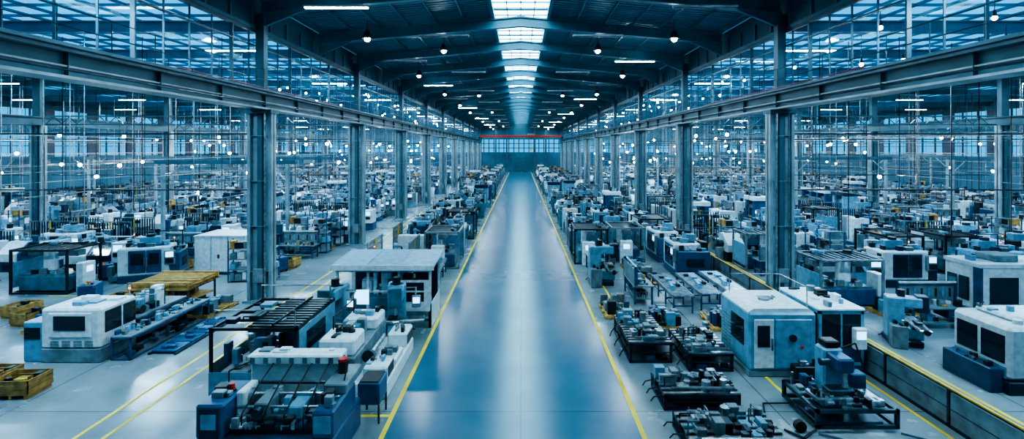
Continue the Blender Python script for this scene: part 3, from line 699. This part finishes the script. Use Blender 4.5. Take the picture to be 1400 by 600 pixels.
b.stuff(-.8,.6,-.7,.7,2.22,5,102,[WH,GR],.1,.5); b.path([(.9,.8,2.15),(.9,.8,2.9),(.9,-1.0,2.9),(.9,-1.0,2.2)],.02,ST); b.path([(-.9,.9,2.15),(-.9,.9,2.9),(.9,.8,2.9)],.02,ST)
b.slats(-1.11,-1.1,.3,1.0,.5,1.6,9,GR)
b.obj('paint_booth_cabin',(8.6,18.0,0)); claim(7.3,9.75,16.2,19.4)
# blue glazed test cell
b=MB()
b.cbox(-.75,.75,-1.3,1.3,0,.3,BL); b.frame(-.75,.75,-1.3,1.3,.3,2.1,.1,LB); b.cbox(-.7,.7,.2,1.2,.3,1.9,GR)
b.box(-.65,.65,-1.29,-1.27,.9,2.0,DG); b.box(-.65,.65,-1.29,-1.26,.3,.9,BL); b.box(-.03,.03,-1.31,-1.27,.3,2.0,LB)
b.box(-.74,-.72,-1.2,1.2,.9,2.0,DG); b.box(-.75,-.72,-1.2,1.2,.3,.9,BL); b.cbox(-.78,.78,-1.33,1.33,2.1,2.2,WH,.03)
b.stuff(-.7,.6,-1.2,1.2,2.2,10,131,[WH,GR,LB,DK],.3,.4); b.cbox(.3,.7,-1.55,-1.33,.9,1.6,WH); b.box(.35,.65,-1.57,-1.55,1.25,1.5,SC)
b.obj('glazed_test_cell',(10.65,18.3,0)); claim(9.7,11.45,16.6,19.8)
# machine with tall head
b=MB()
b.cbox(-.9,.9,-.6,.7,0,.12,DS); b.frame(-1.1,1.1,-.9,.9,.1,.6,.09,DS); b.cbox(-.28,.28,.15,.65,.1,1.8,LB,.05); b.cbox(-.22,.22,-.45,.3,1.35,1.75,BL,.05)
b.cyl((0,-.35,1.35),(0,-.35,.95),.07,ST,12); b.cbox(-.9,.8,-.6,0,.65,.76,ST,.01); b.cbox(-.5,.2,-.5,-.1,.76,.93,DS); b.cbox(-.2,.2,.2,.6,1.8,2.0,DK)
b.cbox(.5,.9,.1,.5,.6,1.1,BL); b.stuff(-1.0,.9,-.8,-.5,.6,14,111,[DK,ST,GR],.25,.25); b.stuff(-1.0,-.35,.0,.8,.6,9,112,[DK,ST,BL],.4,.3); b.stuff(-.9,.8,-.6,0,.76,14,113,[DK,ST,DK],.2,.2)
b.path([(.3,.6,1.6),(.9,.6,1.8),(1.0,.4,1.2)],.025,RU); b.path([(-1.1,-.9,.1),(-1.6,-1.2,.04),(-1.9,-.8,.04)],.03,RU); b.path([(-1.1,.5,.1),(-1.8,.6,.04),(-2.0,.1,.04)],.025,RU)
b.cyl((-1.5,-.9,.15),(-1.5,-.75,.15),.15,RU,14); b.cyl((-.3,-.1,1.55),(-.55,-.1,1.55),.1,DS,12)
for x in(-1.1,1.05): b.cyl((x,-1.0,.05),(x+.6,-1.4,.05),.03,DS,6)
b.obj('radial_drilling_machine',(8.9,14.4,0)); claim(6.8,10.3,13,15.7)
# long roller frames mid right
for k,(x,y) in enumerate(((7.4,25.2),(8.8,25.6),(10.2,26))):
    inst('roller_conveyor',A['roller_conveyor'][0],x,y,90); claim(x-.6,x+.6,y-2.1,y+2.1)
hero('parts_pallet',0,4.4,23.6,90,.8,1.2); hero('parts_pallet',1,6.0,22.2,90,.8,1.2); hero('assembly_workbench',1,5.9,25.8,90,.6,1.4)
hero('parts_pallet',0,10.4,22.3,90,.8,1.2); hero('parts_pallet',1,8.6,22,85,.8,1.2)
# barrier wall
b=MB()
y=9.0
while y<46:
    b.box(-.02,.02,y+.06,y+2.34,.08,.96,GR); b.box(-.04,.04,y-.04,y+.04,0,1.03,DS); b.box(-.03,.03,y+.06,y+2.34,.5,.52,DS); y+=2.4
b.box(-.045,.045,9,46,1.0,1.04,DS); b.box(-.03,.03,9,46,1.04,1.075,YE); b.box(-.04,.04,9,46,.0,.09,DS)
b.obj('guard_barrier',(11.55,0,0))
# right beyond barrier
inst('milling_machine',A['milling_machine'][0],14.9,19.8,70,sc=.85); claim(13.8,16,18.5,21)
b=MB()
b.cbox(-1.7,1.7,-1.1,1.1,0,.4,DB); b.cbox(-1.65,1.65,-1.05,1.05,.4,2.05,WH,.12); b.cbox(-1.1,.2,-1.1,-1.02,.6,1.85,WH,.04); b.box(-.9,0,-1.13,-1.09,1.0,1.65,DG)
b.cbox(.5,1.5,-1.1,-1.03,.6,1.8,GR,.03); b.box(.7,1.3,-1.12,-1.1,1.2,1.65,SC); b.box(-1.68,-1.64,-.9,-.1,.9,1.75,DG); b.box(-1.68,-1.64,.05,.8,.9,1.75,DG); b.box(-1.67,-1.65,-.95,.9,.45,.8,LB)
b.cbox(-1.1,1.2,-.5,.8,2.05,2.2,WH,.06)
b.cbox(-2.1,-1.7,-.9,.9,0,.75,BL); b.stuff(-2.1,-1.75,-.8,.7,.75,8,121,[DK,ST],.2,.2); b.slats(-.8,.9,-1.12,-1.1,.08,.35,4,DK); tower(b,1.2,.6,2.05)
b.stuff(-1.5,1.4,-.9,-.5,2.05,9,122,[WH,GR,DK],.2,.35); b.stuff(-1.4,1.2,-.4,.8,2.2,9,123,[GR,DK,LB],.2,.35)
b.obj('cnc_machining_center',(16.5,16.6,0),0); claim(14.3,18.3,15.4,17.9)
b=MB(); b.cbox(-2,2,-.9,.9,0,2.6,WH,.05); b.box(-2.03,2.03,-.93,.93,2.5,2.66,WH); b.box(-2.03,-1.9,-.93,-.6,0,2.5,BL)
for x in(-1.6,0): b.box(x,x+1.2,-.92,-.9,1.0,2.1,DG); b.box(x-.05,x+1.25,-.91,-.9,.95,1.0,GR)
b.box(-2.05,-2.03,-.4,.1,1.0,2.0,DG); b.box(-2.05,-2.03,.2,.7,1.0,2.0,DG); b.cbox(-1,0,-.5,.5,2.66,2.95,GR); b.stuff(-1.8,1.6,-.7,.7,2.66,6,124,[GR,LB,DK],.25,.4)
b.obj('control_room_cabin',(21.2,22.3,0)); claim(19.1,23.3,21.3,23.3)
hero('cnc_lathe',1,17.2,27.3,0,2.1,1.0); hero('assembly_workbench',0,17.4,21.6,0,1.4,.6); hero('parts_pallet',1,17.2,23.2,0,1.2,.8)
hero('gantry_machine',1,15.5,25.0,0,1.9,1.1)
b=MB()
for i in range(5): b.box(i*1.6,i*1.6+1.5,-.02,.02,.1,1.0,GR); b.box(i*1.6-.04,i*1.6+.04,-.04,.04,0,1.05,DS)
PN=b.mesh('partition_panels'); inst('partition_panels',PN,18.5,25.0); claim(18.3,26.7,24.7,25.3)
hero('cnc_machining_center',3,21,28.5,0,2.1,1.3); hero('cnc_machining_center',1,26,28.3,0,2.1,1.3)

# ------------------------------------------------------------------ rows of machines
keys=['cnc_machining_center']*5+['cnc_lathe']*5+['milling_machine']*4+['assembly_workbench']*5+['storage_rack']*2+['electrical_cabinet']*2+['roller_conveyor']*2+['hydraulic_press']*2+['gantry_machine']*4+['robot_cell']*2+['process_tank']*1+['parts_pallet']*4
dims={'cnc_machining_center':(2.1,1.2),'cnc_lathe':(2.0,.8),'milling_machine':(1.25,.9),'assembly_workbench':(1.3,.5),'storage_rack':(1.4,.5),'electrical_cabinet':(.9,.5),'roller_conveyor':(2,1),'hydraulic_press':(1.4,1),'gantry_machine':(1.95,1.1),'robot_cell':(1.6,1.2),'process_tank':(1.3,.9),'parts_pallet':(1.1,.7)}
colpos=[(s*q,y) for s in(-1,1) for q in(XC,XS) for y in YC]
for x,y in colpos: claim(x-.95,x+.95,y-.8,y+.8)
HOIST=[]
for sx in(-1,1):
    for y in(36.2,50.5,61.7,76):
        for x in(20.9,31.6,47,56.5):
            if R.random()<.6:
                HOIST.append((sx*x,y))
                for e in(-4.4,4.4): claim(sx*x+e-.45,sx*x+e+.55,y-.4,y+.4)
def fillrow(x,ya,yb,along,gap=.35,ks=None):
    y=ya
    while y<yb:
        k=R.choice(ks or keys); w,d=dims[k]; hw,hd=(d,w) if along else (w,d)
        rot=(90 if along else 0)+(180 if R.random()<.3 else 0)
        yy=y+hd
        if free(x-hw,x+hw,yy-hd,yy+hd):
            inst(k,R.choice(A[k]),x,yy,rot+R.uniform(-2,2)); claim(x-hw,x+hw,yy-hd,yy+hd); y=yy+hd+gap*R.uniform(.4,1.6)
        else: y+=.7
low=[k for k in keys if k not in('storage_rack','process_tank','hydraulic_press')]
for x in(-4.95,-7.5,4.6,7.1,9.9): fillrow(x,24.5,46,True,.25,low); fillrow(x,46,88,True,.25)
LANES=[15.3,18.6,22.9,26.4,29.9,34.6,40.4,43.8,47.3,52.2,55.8,59.6]
for x in LANES:
    fillrow(-x,31+(3 if x<24 else 0) ,88,R.random()<.35,.3); fillrow(x,26.5 if x>20 else 30,88,R.random()<.35,.3)
for x in(26.5,30,34,41,45,50,56): 
    fillrow(-x,24,30,False)
    fillrow(x,20,26,False)
# long machine lines in the distance
LN=[]
for s in range(4):
    r=random.Random(50+s); b=MB(); y=0
    while y<14.2:
        fn,w,d=r.choice([(a_cnc,2.1,1.2),(a_lathe,2,.8),(a_bench,1.3,.5),(a_press,1.4,1),(a_gantry,1.95,1.1),(a_rack,1.4,.5),(a_tank,1.3,.9)])
        al=r.random()<.5; hd=w if al else d
        if y+2*hd>14.3: break
        b.at(0,y+hd,0,90 if al else 0); fn(b); y+=2*hd+.25
    LN.append(b.mesh('production_line'))
yy=93
while yy<148:
    for x in(-5.8,-9.7,5.6,9.7): inst('production_line',R.choice(LN),x,yy)
    for x in(16,20.5,25,29.5,34,41,45.5,50,54.5,59.5):
        inst('production_line',R.choice(LN),x,yy); inst('production_line',R.choice(LN),-x,yy)
    yy+=14.6
# tall portal frames with hoists in side bays
b=MB()
for x in(-4.5,4.3):
    b.box(x,x+.2,-.1,.1,0,6.4,STRL); b.box(x-.3,x+.5,-.35,.35,0,.06,DS)
b.cbox(-5,5,-.12,.12,6.4,6.7,STRUC); b.cbox(-.4,.4,-.3,.3,6.05,6.4,GR); b.cyl((0,0,3.8),(0,0,6.05),.02,DK,5); b.ball((0,0,3.7),.12,DK)
for x in(-3,3): b.path([(x,0,6.4),(x*1.45,0,5.2)],.06,STRL,5)
b.box(-4.5,4.5,.12,.2,5.2,5.3,GR)
PF=b.mesh('portal_hoist')
for x,y in HOIST: inst('portal_hoist',PF,x,y)
for i in range(150):
    sx=R.choice((-1,1)); x=sx*R.uniform(14,40); y=R.uniform(24,62)
    if free(x-.7,x+.7,y-.6,y+.6):
        if R.random()<.6: inst('tool_cart',CART,x,y,R.uniform(0,360))
        else: inst('wooden_crate',CR,x,y,R.choice((0,90,15)))
        claim(x-.7,x+.7,y-.6,y+.6)

# ------------------------------------------------------------------ world, camera, view
w=bpy.data.worlds.new('world'); scene.world=w; w.use_nodes=True
w.node_tree.nodes['Background'].inputs[0].default_value=(.1,.3,.5,1); w.node_tree.nodes['Background'].inputs[1].default_value=.3
cam=bpy.data.cameras.new('camera'); co=bpy.data.objects.new('camera',cam); COL.objects.link(co); scene.camera=co
co.location=(0,0,7.5); co.rotation_euler=(math.radians(90),0,0)
cam.sensor_width=36; cam.lens=18.0; cam.shift_x=-12/1400; cam.shift_y=-97/1400; cam.clip_end=500; cam.clip_start=.1
scene.view_settings.view_transform='AgX'
scene.view_settings.look='AgX - High Contrast'
scene.view_settings.exposure=.55
